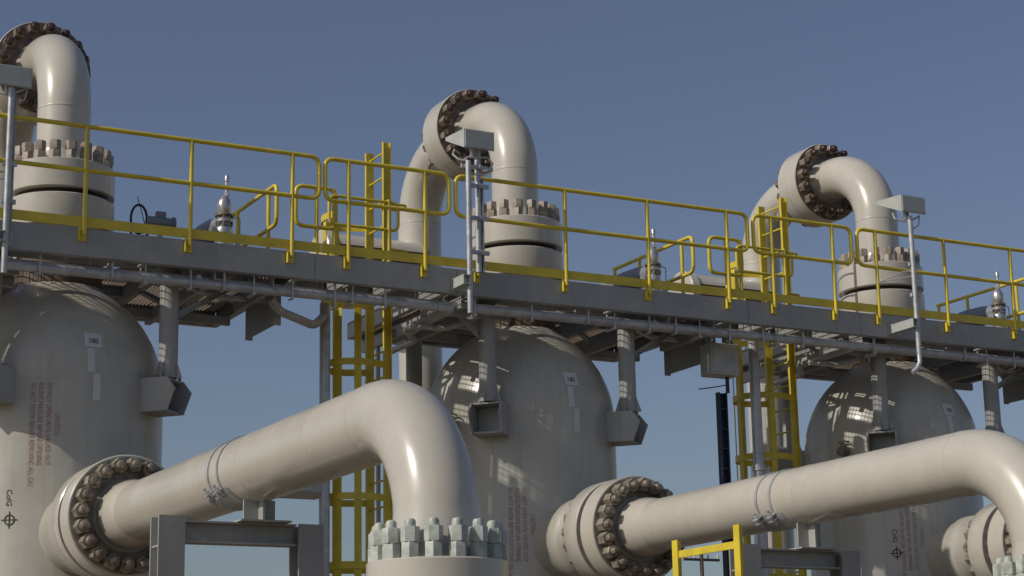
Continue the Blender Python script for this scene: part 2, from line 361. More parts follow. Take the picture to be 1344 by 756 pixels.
def spool_rear(k):
    lab = ['beige rear downcomer pipe behind the elbow at the left edge', 'beige rear downcomer pipe of the middle overhead loop, behind the ladder top',
           'beige rear downcomer pipe of the right overhead loop, behind the second ladder'][k]
    t = thing('rear_downcomer_pipe', lab, 'pipe', (UX[k], AY+RY, 0), 'rear legs of the overhead pipe loops')
    m = M(); m.tube(elbow_path((0, -1.26, GZ), (0, 0, GZ), (0, 0, 0), BR, 24), RP+0.005, 48, cap=False); m.build('pipe', 'pipe', t, ang=60)
    y0 = 1.045+0.214-RY
    m = M(); m.lathe([(0, 0), (0.567, 0), (0.575, 0.008), (0.575, 0.198), (0.565, 0.208), (0.38, 0.209), (0.335, 0.27), (RP, 0.36)], (0, y0, GZ), (0, 1, 0), 72)
    m.build('upper_flange', 'pipe', t)
    weld(RP+0.005, (0, 0, GZ-BR), (0, 0, 1), t); weld(RP+0.005, (0, 0, 5.6), (0, 0, 1), t)
    m = M(); m.lathe([(RP, -0.25), (0.34, -0.2), (0.36, -0.1), (0.56, -0.1), (0.56, 0.12), (0.36, 0.121), (0.34, 0.2), (RP, 0.25)], (0, 0, 1.2), n=48); m.build('base_flange', 'pipe', t)
    if k > 0:
        m = M(); m.lathe([(0, 0), (0.33, 0), (0.345, 0.012), (0.345, 0.13), (0.30, 0.14)], (-1.55, -0.12, 7.99), (1, 0, 0), 48); br_ = m.build('branch_flange', 'pipe', t)
        m = M(); m.lathe([(0.28, 0.1), (0.28, 1.5)], (-1.55, -0.12, 7.99), (1, 0, 0), 48); m.build('branch_pipe', 'darkbrown', t)
        m = M(); vs_ = [(xx, -0.12+rr*math.cos(R(100-120*i/20+60)), 7.99+rr*math.sin(R(100-120*i/20+60))) for xx in (-1.43, -0.1) for rr in (0.285, 0.315) for i in range(21)]
        fs_ = []
        for i in range(20): fs_ += [(i, i+1, 43+i, 42+i), (21+i, 63+i, 64+i, 22+i), (i, 21+i, 22+i, i+1), (42+i, 43+i, 64+i, 63+i)]
        m.add(vs_, fs_); m.build('weather_cover', 'pipe', t)
    # small vent boss with a valve on the flange side
    m = M(); m.cyl((-0.24, -1.0, GZ-0.2), (-0.36, -1.02, GZ-0.34), 0.03, 8); m.cyl((-0.36, -1.02, GZ-0.33), (-0.36, -1.02, GZ-0.44), 0.04, 8); m.build('vent_boss', 'nut', t)
    return t
for k in range(3): spool_front(k); spool_rear(k)

# ------------------------------------------------------------------ foreground outlet pipes with elbow down
RO = 0.275
VY = [11.1, 11.62, 11.0]
OL = ['big glossy beige pipe running to the foreground elbow, nearest the camera', 'beige pipe running to an elbow at the right frame edge, second in the row',
      'beige outlet pipe behind the right-hand elbow, only its bolted flange showing']
def outlet(k):
    t = thing('outlet_pipe', OL[k], 'pipe', (UX[k]+NX[k], VY[k], 0), 'outlet pipes coming forward from the vessels')
    z = NZ[k]; zb = 2.74; yf = 18.04-VY[k]; dz = 0.0
    m = M(); m.tube(elbow_path((0, yf-0.5, z), (0, 0, z), (0, 0, zb+0.15), 0.84, 26), RO, 56, cap=False); m.build('pipe', 'pipe', t, ang=60)
    m = M(); m.lathe([(0, 0), (0.572, 0), (0.582, 0.012), (0.582, 0.26), (0.572, 0.27), (0.35, 0.272), (0.32, 0.30), (0.315, 0.5), (0.29, 0.66), (RO, 0.72)], (0, yf, z), (0, -1, 0), 72)
    f = m.build('nozzle_flange', 'pipe', t); m = M(); m.lathe([(0.325, 0.276), (0.555, 0.276)], (0, yf, z), (0, -1, 0), 64); m.build('flange_face_shade', 'face', f)
    ring_studs(f, st_noz, (0, yf-0.272, z), (0, -1, 0), 0.472, 20, 0.05)
    m = M(); m.lathe([(RO, 0.36), (0.29, 0.22), (0.32, 0.06), (0.36, 0.001), (0.445, 0), (0.455, -0.01), (0.455, -0.36), (0.445, -0.37), (0.40, -0.372)], (0, 0, zb), n=72)
    f = m.build('lower_flange', 'pipe', t); ring_studs(f, st_low, (0, 0, zb), (0, 0, 1), 0.385, 16, 0.12)
    m = M(); m.lathe([(0.415, zb-0.371), (0.415, zb-0.41), (0.455, zb-0.41), (0.455, zb-0.75), (0.30, zb-0.78), (0.30, 0.0)], n=56); m.build('standpipe', 'pipe', t)
    for yy in (0.86, 3.0): weld(RO, (0, yy, z), (0, 1, 0), t, 56)
    weld(RO, (0, 0, z-0.86), (0, 0, 1), t, 56)
    return t
for k in range(3): outlet(k)

# ------------------------------------------------------------------ pipe supports
SL = ['grey steel goalpost support under the nearest elbow pipe', 'grey steel goalpost support under the second pipe, behind the yellow frame']
SY = [14.3, 14.75]
def hcol(m, x, y, z0, z1, b=0.21, tw=0.019):
    # H section, web in the xz plane so that the flanges face -x and +x
    for s in (-1, 1): m.box((x, y+s*(b/2-tw/2), (z0+z1)/2), (b, tw, z1-z0))
    m.box((x, y, (z0+z1)/2), (tw, b-2*tw, z1-z0))
def support(k):
    x0 = UX[k]+NX[k]; y = SY[k]; zt = 3.33
    t = thing('pipe_support', SL[k], 'pipe support', (x0, y, 0), 'pipe supports')
    for s, xo in ((-1, -0.74), (1, 0.40)):
        m = M(); hcol(m, xo, 0, 0.02, zt+0.03 if s < 0 else zt); m.build('post', 'steel', t, smooth=False)
        m = M(); m.box((xo, 0, 0.012), (0.36, 0.36, 0.024), 0.003); m.build('base_plate', 'steel', t)
        if s < 0:
            m = M()
            for zz in (zt-0.2, zt-1.1, zt-2.0): m.box((xo-0.09, 0, zz), (0.012, 0.186, 0.012))
            m.build('stiffener', 'galv', t)
    m = M(); z0 = zt-0.17; xl, xr = -0.625, 0.285; w_ = xr-xl; xm = (xl+xr)/2
    m.box((xm, 0, zt-0.008), (w_, 0.16, 0.014)); m.box((xm, 0, z0+0.007), (w_, 0.16, 0.014)); m.box((xm, 0, (zt+z0)/2), (w_, 0.012, zt-z0-0.03)); m.build('cross_beam', 'steel', t, smooth=False)
    dz = NZ[k]-RO-zt
    m = M(); m.box((0, 0, zt+0.008), (0.42, 0.34, 0.014)); m.box((0, 0, zt+dz/2), (0.26, 0.02, dz+0.02))
    m.box((0, 0, zt+dz/2), (0.02, 0.22, dz+0.01))
    m.build('saddle', 'steel', t, smooth=False)
    # clamp bands with lug bolts
    for yy in (0.22, 0.44):
        m = M(); m.lathe([(RO+0.001, -0.016), (RO+0.012, -0.016), (RO+0.012, 0.016), (RO+0.001, 0.016)], (0, yy, NZ[k]), (0, 1, 0), 56)
        b = m.build('clamp_band', 'galv', t)
        m = M(); a = R(218)
        c = Vector((math.cos(a), 0, math.sin(a))); p = Vector((0, yy, NZ[k]))+c*(RO+0.045)
        tg = Vector((-c.z, 0, c.x)); rot = Matrix((c, Vector((0, 1, 0)), tg)).transposed()
        for s in (-1, 1): m.box(p+tg*s*0.022, (0.085, 0.07, 0.012), 0, rot)
        m.cyl(p-tg*0.085, p+tg*0.085, 0.012, 8); m.cyl(p+tg*0.03, p+tg*0.05, 0.025, 6); m.cyl(p-tg*0.05, p-tg*0.03, 0.025, 6); m.build('clamp_lug', 'galv', b)
    m = M(); m.lathe([(RO+0.002, -0.20), (RO+0.008, -0.20), (RO+0.008, 0.20), (RO+0.002, 0.20)], (0, 0.33, NZ[k]), (0, 1, 0), 56)
    # keep only the lower half as a wear pad
    mm_ = M(); nseg = 28; vs = []
    for yy in (0.10, 0.56):
        for rr in (RO+0.002, RO+0.011):
            for i in range(nseg+1):
                a = R(215+110*i/nseg); vs.append((rr*math.cos(a), yy, NZ[k]+rr*math.sin(a)))
    q = nseg+1
    fs = []
    for i in range(nseg): fs += [(q+i, q+i+1, 3*q+i+1, 3*q+i), (i, 2*q+i, 2*q+i+1, i+1), (i, i+1, q+i+1, q+i), (2*q+i, 3*q+i, 3*q+i+1, 2*q+i+1)]
    mm_.add(vs, fs); mm_.build('wear_pad', 'galv', t)
    return t
for k in range(2): support(k)

# ------------------------------------------------------------------ platform
DK = 6.86; FY = 18.965; BY = 22.12; WY = 20.06      # deck level, front, rear of the bays, rear of the link walkway
LX, RX = -1.56, 2.42                                # bay extents relative to the vessel axis
XEND = UX[2]+RX+1.6
plat = thing('access_platform', 'long grey steel grating walkway running along the tops of the three vessels', 'walkway', (0, 0, 0))
def channel(m, p, q, h, fl, side, tk=0.012):
    """C channel from p to q (horizontal), web on the line, flanges toward side; p.z is the top"""
    p, q = Vector(p), Vector(q); d = (q-p); L = d.length; d.normalize(); s = Vector(side).normalized(); c = (p+q)/2
    rot = Matrix((d, s, d.cross(s))).transposed()
    m.box(c+Vector((0, 0, -h/2)), (L, tk, h), 0.002, rot)
    for zz in (-tk/2, -h+tk/2): m.box(c+s*(fl/2+tk/2)+Vector((0, 0, zz)), (L, fl, tk), 0, rot)
BH = 0.29
segs = []
start = 2.32
for k in range(3):
    segs.append((start if k == 0 else UX[k]+LX, UX[k]+RX)); 
    segs.append((UX[k]+RX, UX[k]+P+LX if k < 2 else XEND))
for (a, b) in segs:
    m = M(); channel(m, (a+0.003, FY, DK), (b-0.003, FY, DK), BH, 0.085, (0, 1, 0)); m.build('front_beam', 'steel', plat)
for k in range(3):
    ux = UX[k]; a = 2.32 if k == 0 else ux+LX; b = ux+RX
    m = M(); channel(m, (a+0.02, BY, DK), (b-0.02, BY, DK), 0.2, 0.07, (0, -1, 0)); m.build('rear_beam', 'steel', plat)
    for x, sd_ in ((a+0.01, 1), (b-0.01, -1)):
        m = M(); channel(m, (x, FY+0.012, DK-0.002), (x, BY-0.012, DK-0.002), 0.2, 0.07, (sd_, 0, 0)); m.build('side_beam', 'steel', plat)
    for xr in (-0.93, 0.93, -0.25, 1.65):
        m = M(); channel(m, (ux+xr, FY+0.02, DK-0.034), (ux+xr, (AY-1.0 if abs(xr) < 0.5 else BY-0.02), DK-0.034), 0.16 if xr > 1 else 0.19, 0.06, (1, 0, 0)); m.build('cross_beam', 'steel', plat)
    for yy in (AY-0.72, AY+0.72):
        m = M(); channel(m, (ux-0.92, yy, DK-0.036), (ux+0.92, yy, DK-0.036), 0.13, 0.05, (0, 1 if yy < AY else -1, 0)); m.build('trimmer_beam', 'steel', plat)
    # diagonal knee braces
    for (p, q) in (((0.93, AY-0.98, 6.05), (1.9, AY-0.98, 6.64)), ((-0.93, AY-0.98, 6.1), (-1.5, AY-0.98, 6.62)), ((0.95, AY+0.1, 6.62), (2.1, AY+1.3, 6.60)), ((1.0, AY-0.9, 6.58), (2.35, AY+0.25, 6.58))):
        m = M(); p_, q_ = Vector((ux+p[0], p[1], p[2])), Vector((ux+q[0], q[1], q[2])); d = (q_-p_); L = d.length; d.normalize(); _, u, v = frame(d)
        rot = Matrix((d, u, v)).transposed(); m.box((p_+q_)/2, (L, 0.065, 0.008), 0, rot); m.box((p_+q_)/2+v*0.03, (L, 0.008, 0.06), 0, rot)
        m.build('brace', 'steel', plat, smooth=False)
    # tube posts standing on the vessel brackets
    for (sx, sy) in ((-0.93, -0.98), (0.93, -0.98), (-0.93, 0.98), (0.93, 0.98)):
        d = Vector((sx, sy, 0)).normalized()*1.37
        m = M(); m.cyl((ux+d.x, AY+d.y, 5.452), (ux+d.x, AY+d.y, 6.63), 0.102, 24); m.box((ux+d.x, AY+d.y, 6.636), (0.3, 0.26, 0.012))
        for i in range(4):
            a = math.pi/4+math.pi/2*i; e = Vector((math.cos(a), math.sin(a), 0))
            m.prism([(0.10, 5.452), (0.165, 5.452), (0.10, 5.64)], (ux+d.x, AY+d.y, 0), e, (0, 0, 1), 0.01)
        m.build('post', 'steel', plat)
    # deep bracket plates hanging at the rear corner
    m = M(); x = ux+2.245
    m.prism([(19.72, 6.20), (20.60, 6.20), (20.60, 6.62), (19.72, 6.62)], (x, 0, 0), (0, 1, 0), (0, 0, 1), 0.014)
    m.box((x+0.035, 20.606, 6.41), (0.085, 0.012, 0.42)); m.box((x+0.035, 19.714, 6.41), (0.085, 0.012, 0.42)); m.build('hanger_plate', 'steel', plat, smooth=False)
# walkway links: rear beam and joists
for k in range(3):
    a = UX[k]+RX; b = UX[k]+P+LX if k < 2 else XEND
    m = M(); channel(m, (a+0.02, WY, DK), (b-0.02, WY, DK), 0.2, 0.07, (0, -1, 0)); m.build('rear_beam', 'steel', plat)
    for i in range(1, 3):
        x = a+(b-a)*i/3; m = M(); channel(m, (x, FY+0.02, DK-0.034), (x, WY-0.014, DK-0.034), 0.15, 0.06, (1, 0, 0)); m.build('cross_beam', 'steel', plat)
# grating panels of separate bars
def grating(x0, x1, y0, y1, d, hole=None, sp=0.041):
    m = M(); zt = DK+0.004; h = 0.032; t_ = 0.005; g_ = 0.006
    x0 += g_; x1 -= g_; y0 += g_; y1 -= g_
    def spans(lo, hi, c):
        # c: coordinate across the bar; hole is (hx, hy, r)
        if hole is None: return [(lo, hi)]
        o, al = (hole[1], hole[0]) if d == 'x' else (hole[0], hole[1])
        dd = c-o
        if abs(dd) >= hole[2]: return [(lo, hi)]
        hw = math.sqrt(hole[2]**2-dd*dd); r = []
        if al-hw > lo: r.append((lo, min(hi, al-hw)))
        if al+hw < hi: r.append((max(lo, al+hw), hi))
        return r
    if d == 'x':
        n = int((y1-y0)/sp)
        for i in range(n+1):
            y = y0+(y1-y0)*i/n
            for a, b in spans(x0, x1, y): m.box(((a+b)/2, y, zt-h/2), (b-a, t_, h))
        n = int((x1-x0)/0.1)
        for i in range(n+1):
            x = x0+(x1-x0)*i/max(1, n)
            if hole and abs(x-hole[0]) < hole[2]:
                hw = math.sqrt(hole[2]**2-(x-hole[0])**2)
                for a, b in ((y0, hole[1]-hw), (hole[1]+hw, y1)):
                    if b-a > 0.02: m.box((x, (a+b)/2, zt-0.006), (0.007, b-a, 0.009))
            else: m.box((x, (y0+y1)/2, zt-0.006), (0.007, y1-y0, 0.009))
    else:
        n = int((x1-x0)/sp)
        for i in range(n+1):
            x = x0+(x1-x0)*i/n
            for a, b in spans(y0, y1, x): m.box((x, (a+b)/2, zt-h/2), (t_, b-a, h))
        n = int((y1-y0)/0.1)
        for i in range(n+1):
            y = y0+(y1-y0)*i/max(1, n)
            if hole and abs(y-hole[1]) < hole[2]:
                hw = math.sqrt(hole[2]**2-(y-hole[1])**2)
                for a, b in ((x0, hole[0]-hw), (hole[0]+hw, x1)):
                    if b-a > 0.02: m.box(((a+b)/2, y, zt-0.006), (b-a, 0.007, 0.009))
            else: m.box(((x0+x1)/2, y, zt-0.006), (x1-x0, 0.007, 0.009))
    o = m.build('grating_panel', 'grating', plat, smooth=False); o['kind'] = 'stuff'
for k in range(3):
    ux = UX[k]; hole = (ux, AY, 0.66)
    xa = 2.32 if k == 0 else ux+LX
    ed = [xa, ux-1.25, ux-0.6, ux-0.05, ux+0.3, ux+1.5, ux+RX]
    for i in range(6): grating(ed[i], ed[i+1], FY+0.02, 19.52, 'x' if i in (1, 3, 5) else 'y', hole)
    ed = [xa, ux-1.1, ux+0.35, ux+1.5, ux+RX]
    for i, d in enumerate('yxyy'): grating(ed[i], ed[i+1], 19.52, BY-0.02, d, hole)
    b = UX[k]+P+LX if k < 2 else XEND
    grating(ux+RX, b, FY+0.02, WY-0.015, 'x')

# conduit run slung under the front beam
cz, cy = 6.44, 19.12
t = thing('conduit_run', 'long grey pipe slung just under the front edge of the walkway', 'pipe', (0, 0, 0))
m = M(); m.cyl((2.4, cy, cz), (9.3, cy, cz), 0.052, 20); m.build('pipe', 'galv', t)
m = M(); m.cyl((9.75, cy, cz+0.02), (XEND-0.2, cy, cz+0.02), 0.058, 20); m.build('pipe', 'galv', t)
m = M(); m.tube(rounded([(9.31, cy, cz), (9.52, cy, cz), (9.52, cy+0.5, cz), (9.52, cy+1.2, cz-0.05)], 0.12), 0.05, 16); m.build('elbow', 'galv', t)
for k in range(3):
    for xr in (-1.3, 0.55, 1.75, 2.9):
        x = UX[k]+xr
        m = M(); m.cyl((x, cy-0.085, cz-0.07), (x, cy-0.085, DK-BH+0.02), 0.008, 8); m.cyl((x, cy+0.085, cz-0.07), (x, cy+0.085, DK-BH+0.02), 0.008, 8); m.box((x, cy, cz-0.075), (0.04, 0.2, 0.02)); m.box((x, cy, DK-BH+0.021), (0.05, 0.26, 0.02))
        m.build('hanger', 'galv', t)
# second thinner line behind it
t = thing('instrument_line', 'thin grey tube running along the walkway underside behind the larger pipe', 'tube', (0, 0, 0))
m = M(); m.cyl((2.4, 19.5, 6.53), (XEND-0.3, 19.5, 6.53), 0.024, 12); m.build('tube', 'galv', t)
for k in range(3):
    for xr in (-1.1, 0.3, 1.4):
        m = M(); m.box((UX[k]+xr, 19.5, 6.60), (0.04, 0.05, 0.12)); m.build('clip', 'galv', t)

# more framing and small bore lines under each bay
for k in range(3):
    ux = UX[k]
    for xr, y0, y1, zt, h in ((-1.44, 19.1, 21.9, 6.60, 0.15), (-1.18, 19.3, 20.9, 6.55, 0.12), (1.32, 19.05, 21.5, 6.62, 0.14), (1.98, 19.05, 20.3, 6.60, 0.16)):
        m = M(); channel(m, (ux+xr, y0, zt), (ux+xr, y1, zt), h, 0.055, (1, 0, 0)); m.build('joist', 'steel', plat)
    for yy, a, b, zt in ((19.30, -1.5, -0.7, 6.50), (20.9, -1.52, -0.6, 6.56), (19.34, 1.0, 2.3, 6.56), (21.3, 0.8, 2.3, 6.62)):
        m = M(); channel(m, (ux+a, yy, zt), (ux+b, yy, zt), 0.10, 0.05, (0, 1, 0)); m.build('joist', 'steel', plat)
    for xr, yy, z0, z1 in ((-1.30, 19.06, 6.34, 6.6), (-0.55, 19.06, 6.36, 6.6), (0.2, 19.05, 6.40, 6.6), (1.05, 19.06, 6.36, 6.6), (1.42, 19.05, 6.38, 6.6), (2.2, 19.05, 6.36, 6.6), (2.7, 19.06, 6.3, 6.6), (3.3, 19.05, 6.35, 6.6)):
        m = M(); m.box((ux+xr, yy, (z0+z1)/2), (0.022, 0.012, z1-z0)); m.box((ux+xr, yy+0.05, z0), (0.03, 0.10, 0.012)); m.build('hanger_strap', 'galv', plat, smooth=False)
    t = thing('drain_line', 'small bore grey drain lines under the walkway by the %s dome' % WHICH[k], 'tube', (ux, AY, 6.4), 'drain lines')
    m = M(); m.tube(rounded([(-1.62, -1.3, 0.02), (-1.62, -0.2, 0.0), (-1.35, 0.1, -0.05), (-1.35, 0.9, -0.05), (-1.35, 0.9, -2.4)], 0.09, 5), 0.04, 12); m.build('tube', 'galv', t)
    m = M(); m.tube(rounded([(-1.02, -1.36, 0.05), (-1.02, -0.95, 0.05), (-1.3, -0.6, -0.04), (-1.75, -0.6, -0.04)], 0.08, 5), 0.033, 12); m.build('tube', 'galv', t)
    m = M(); m.tube(rounded([(1.15, -1.34, 0.1), (1.15, -0.9, 0.1), (1.6, -0.55, 0.1), (2.2, -0.55, 0.1)], 0.08, 5), 0.03, 12); m.build('tube', 'galv', t)
    m = M(); m.box((-1.62, -0.7, 0.08), (0.05, 0.03, 0.2)); m.box((-1.62, -0.7, -0.05), (0.11, 0.05, 0.03)); m.build('clip', 'galv', t)
t = thing('cable_ladder', 'narrow galvanised cable ladder slung along the underside of the walkway', 'cable tray', (0, 19.25, 6.50))
for yy in (-0.06, 0.06):
    m = M(); m.box(((2.5+XEND)/2, yy, 0.0), (XEND-2.8, 0.012, 0.06)); m.build('side_rail', 'galv', t, smooth=False)
x = 2.7
while x < XEND-0.3:
    m = M(); m.box((x, 0, -0.012), (0.03, 0.106, 0.02)); m.build('rung', 'galv', t, smooth=False); x += 0.3
for i, (yy, rr) in enumerate(((-0.035, 0.014), (-0.005, 0.011), (0.03, 0.014))):
    m = M(); m.tube([(2.6+0.8*j, yy+0.006*math.sin(j*1.7+i), 0.0+rr+0.004*math.cos(j*2.1)) for j in range(int((XEND-3.0)/0.8))], rr, 8); m.build('cable', 'black', t)
for k in range(3):
    for xr in (-1.2, 0.0, 1.2, 2.6):
        for yy in (-0.075, 0.075):
            m = M(); m.cyl((UX[k]+xr, yy, -0.04), (UX[k]+xr, yy, 0.32), 0.006, 6); m.build('hanger_rod', 'galv', t)
# ------------------------------------------------------------------ railings
RT, MID, PR = 7.955, 7.478, 0.0245
def railing(name, label, x0, x1, posts, ends=(True, True), toe=True, toex=None):
    """straight guard rail along x at the front of the platform"""
    y = FY-0.028; t = thing(name, label, 'railing', (x0, y, DK), 'front guard rails')
    zt, zm = RT-DK, MID-DK; L = x1-x0
    pts = []
    if ends[0] and ends[1]: pts = rounded([(0, 0, zt), (L, 0, zt), (L, 0, zm), (0, 0, zm)], 0.11, 6, True); m = M(); m.tube(pts, PR, 12, closed=True)
    else:
        q = [(0, 0, zt), (L, 0, zt), (L, 0, zm), (0, 0, zm)] if ends[1] else [(L, 0, zt), (0, 0, zt), (0, 0, zm), (L, 0, zm)]
        if not ends[0] and not ends[1]:
            m = M(); m.tube([(0, 0, zt), (L, 0, zt)], PR, 12); m.tube([(0, 0, zm), (L, 0, zm)], PR, 12)
        else: m = M(); m.tube(rounded(q, 0.11, 6), PR, 12)
    m.build('rail', 'yellow', t)
    for x in posts:
        m = M(); m.cyl((x-x0, -0.004, -0.075), (x-x0, -0.004, zt), 0.0235, 12); p = m.build('post', 'yellow', t)
        m = M(); m.box((x-x0-0.012, 0.012, -0.065), (0.085, 0.014, 0.15), 0.003); m.box((x-x0-0.055, -0.01, -0.085), (0.008, 0.05, 0.11))
        for zz in (-0.11, -0.02): m.cyl((x-x0-0.04, 0.006, zz), (x-x0-0.04, -0.014, zz), 0.011, 6)
        m.build('foot_bracket', 'yellow', p)
    if toe:
        a, b = toex or (x0-0.045, x1+0.045)
        m = M(); m.box(((a+b)/2-x0, 0.018, 0.07), (b-a, 0.008, 0.105)); m.build('toe_plate', 'yellow', t)
    return t
railing('guard_rail', 'yellow front railing at the left end, open toward the left frame edge', 2.36, 7.80, [2.5, 3.9, 5.20, 6.335, 7.485], (False, True), toex=(2.36, 7.83))
railing('guard_rail', 'short yellow front railing before the first ladder, between the two long sections', 7.87, 9.39, [8.15, 9.085], toex=(7.835, 9.43))
railing('guard_rail', 'long yellow front railing in front of the middle top flange', 9.475, 13.50, [9.75, 10.905, 12.045, 13.19], toex=(9.435, 13.535))
railing('guard_rail', 'short yellow front railing before the second ladder', 13.59, 15.10, [13.86, 14.80], toex=(13.54, 15.145))
railing('guard_rail', 'yellow front railing at the right, running out of the right frame edge', 15.20, XEND, [15.49, 16.62, 17.76, 18.9, 20.1], (True, False), toex=(15.15, XEND))

# rear and side rails of each bay
def tube_rail(name, label, P3, posts, group, foot=DK+0.003):
    """P3: list of polyline loops; posts: list of (x, y, top)"""
    t = thing(name, label, 'railing', (posts[0][0], posts[0][1], foot), group); o = Vector((posts[0][0], posts[0][1], foot))
    for pl, cl in P3:
        m = M(); m.tube([p-o for p in rounded(pl, 0.1, 6, cl)], PR, 12, closed=cl); m.build('rail', 'yellow', t)
    for x, y, zt in posts:
        m = M(); m.cyl(Vector((x, y, foot))-o, Vector((x, y, zt))-o, 0.024, 12); p = m.build('post', 'yellow', t)
        m = M(); m.box(Vector((x, y, foot+0.006))-o, (0.1, 0.08, 0.012)); m.build('foot_bracket', 'yellow', p)
    return t
for k in range(3):
    ux = UX[k]; xs_ = ux+RX-0.01; w3 = WHICH[k]
    tube_rail('side_rail', 'yellow side railing on the right side of the %s bay, beside the relief valve' % w3,
              [([(xs_, BY-0.05, RT), (xs_, 20.10, RT), (xs_, 20.10, MID), (xs_, BY-0.05, MID)], False)], [(xs_, 20.36, RT), (xs_, 21.40, RT), (xs_, BY-0.08, RT)], 'bay side rails')
    if k < 2:
        x0 = ux+RX+0.2; x1 = ux+RX+0.70
        tube_rail('link_rail', 'short yellow rear railing between the %s bay and its ladder gate' % w3,
                  [([(x0, WY-0.02, RT), (x1, WY-0.02, RT), (x1, WY-0.02, MID), (x0, WY-0.02, MID)], True)], [(x0+0.26, WY-0.02, RT), (x1-0.02, WY-0.02, RT)], 'link rear rails')
        # swing gate in front of the ladder
        gx0, gx1 = ux+3.02, ux+3.90; gy = WY-0.06
        t = thing('ladder_gate', 'yellow swing gate across the %s ladder opening' % ('first' if k == 0 else 'second'), 'gate', (gx1, gy, DK), 'ladder gates'); o = Vector((gx1, gy, DK))
        m = M(); m.tube([p-o for p in rounded([(gx0, gy, 7.87), (gx1, gy, 7.87), (gx1, gy, 7.53), (gx0, gy, 7.53)], 0.09, 6, True)], 0.019, 12, closed=True); m.build('gate_frame', 'yellow', t)
        m = M(); m.cyl(Vector((gx1-0.12, gy, DK+0.003))-o, Vector((gx1-0.12, gy, 7.90))-o, 0.024, 12); m.build('gate_post', 'yellow', t)
        for zz in (7.86, 7.30):
            m = M(); m.tube(rounded([(-0.12, 0.0, zz-DK), (0.13, 0.02, zz-DK), (0.13, 0.24, zz-DK), (-0.12, 0.24, zz-DK)], 0.07, 5), 0.016, 10); m.build('hinge_loop', 'yellow', t)

# ------------------------------------------------------------------ caged ladders
def ladder(k):
    ux = UX[k]; x = ux+3.86 if k == 0 else ux+3.98; yn, yf = 20.25, 20.73; top = 8.69
    lab = ['yellow caged ladder left of the middle vessel, rising through the walkway', 'yellow caged ladder left of the right vessel, rising through the walkway'][k]
    t = thing('caged_ladder', lab, 'ladder', (x, (yn+yf)/2, 0), 'caged ladders'); yc = (yn+yf)/2
    for y in (yn, yf):
        m = M(); m.box((0, y-yc, top/2), (0.012, 0.012, top)); m = M()
        # channel-like stringer: web plus two lips
        m.box((0, y-yc, top/2), (0.10, 0.012, top)); 
        for s in (-1, 1): m.box((s*0.045, (y-yc)+(0.02 if y > yc else -0.02), top/2), (0.010, 0.03, top))
        m.build('stringer', 'yellow', t, smooth=False)
    z = 0.35
    while z < top:
        m = M(); m.cyl((0, yn-yc+0.006, z), (0, yf-yc-0.006, z), 0.0125, 8); m.build('rung', 'yellow', t); z += 0.305
    # cage on the -x side
    hz = [7.74, 7.25, 6.78, 5.96, 5.17, 4.40, 3.62, 2.84]
    rad = 0.36
    def hp(a): return Vector((-0.36+0.36*math.cos(a), rad*math.sin(a), 0))
    def cage_pts(n=22):
        pts = [Vector((0.0, 0.245, 0))]
        for i in range(n+1):
            a = R(60+240*i/n); pts.append(Vector((-0.34+0.36*math.cos(a), 0.36*math.sin(a), 0)))
        pts.append(Vector((0.0, -0.245, 0))); return pts
    cp = cage_pts()
    for j, z in enumerate(hz):
        pp = cp if j > 1 else cp[:16]
        m = M(); vs = []; n = len(pp)
        for i, p in enumerate(pp):
            tdir = (pp[min(i+1, n-1)]-pp[max(i-1, 0)]).normalized(); nd = Vector((tdir.y, -tdir.x, 0))
            for off in (0.0, 0.008):
                for zz in (-0.04, 0.04): vs.append(p+nd*off+Vector((0, 0, z+zz)))
        fs = [(0, 1, 3, 2), tuple((n-1)*4+q for q in (0, 2, 3, 1))]
        for i in range(n-1):
            a, b = i*4, (i+1)*4; fs += [(a, b, b+1, a+1), (a+2, a+3, b+3, b+2), (a, a+2, b+2, b), (a+1, b+1, b+3, a+3)]
        m.add(vs, fs); m.build('cage_hoop', 'yellow', t)
    for j, ang in enumerate((100, 140, 180, 220, 258)):
        a = R(ang); p = Vector((-0.34+0.348*math.cos(a), 0.348*math.sin(a), 0)); d = Vector((math.cos(a), math.sin(a), 0)); s = Vector((-d.y, d.x, 0))
        rot = Matrix((d, s, Vector((0, 0, 1)))).transposed(); zt = 7.77 if ang < 200 else 6.6
        m = M(); m.box(p+Vector((0, 0, (2.80+zt)/2)), (0.008, 0.085, zt-2.80), 0, rot); m.build('cage_bar', 'yellow', t, smooth=False)
    # stand-off brackets tying the ladder to the walkway beam
    for z in (6.72,):
        m = M(); m.box((0.0, yn-yc-0.10, z), (0.06, 0.22, 0.012)); m.build('wall_bracket', 'yellow', t, smooth=False)
    return t
for k in range(2): ladder(k)

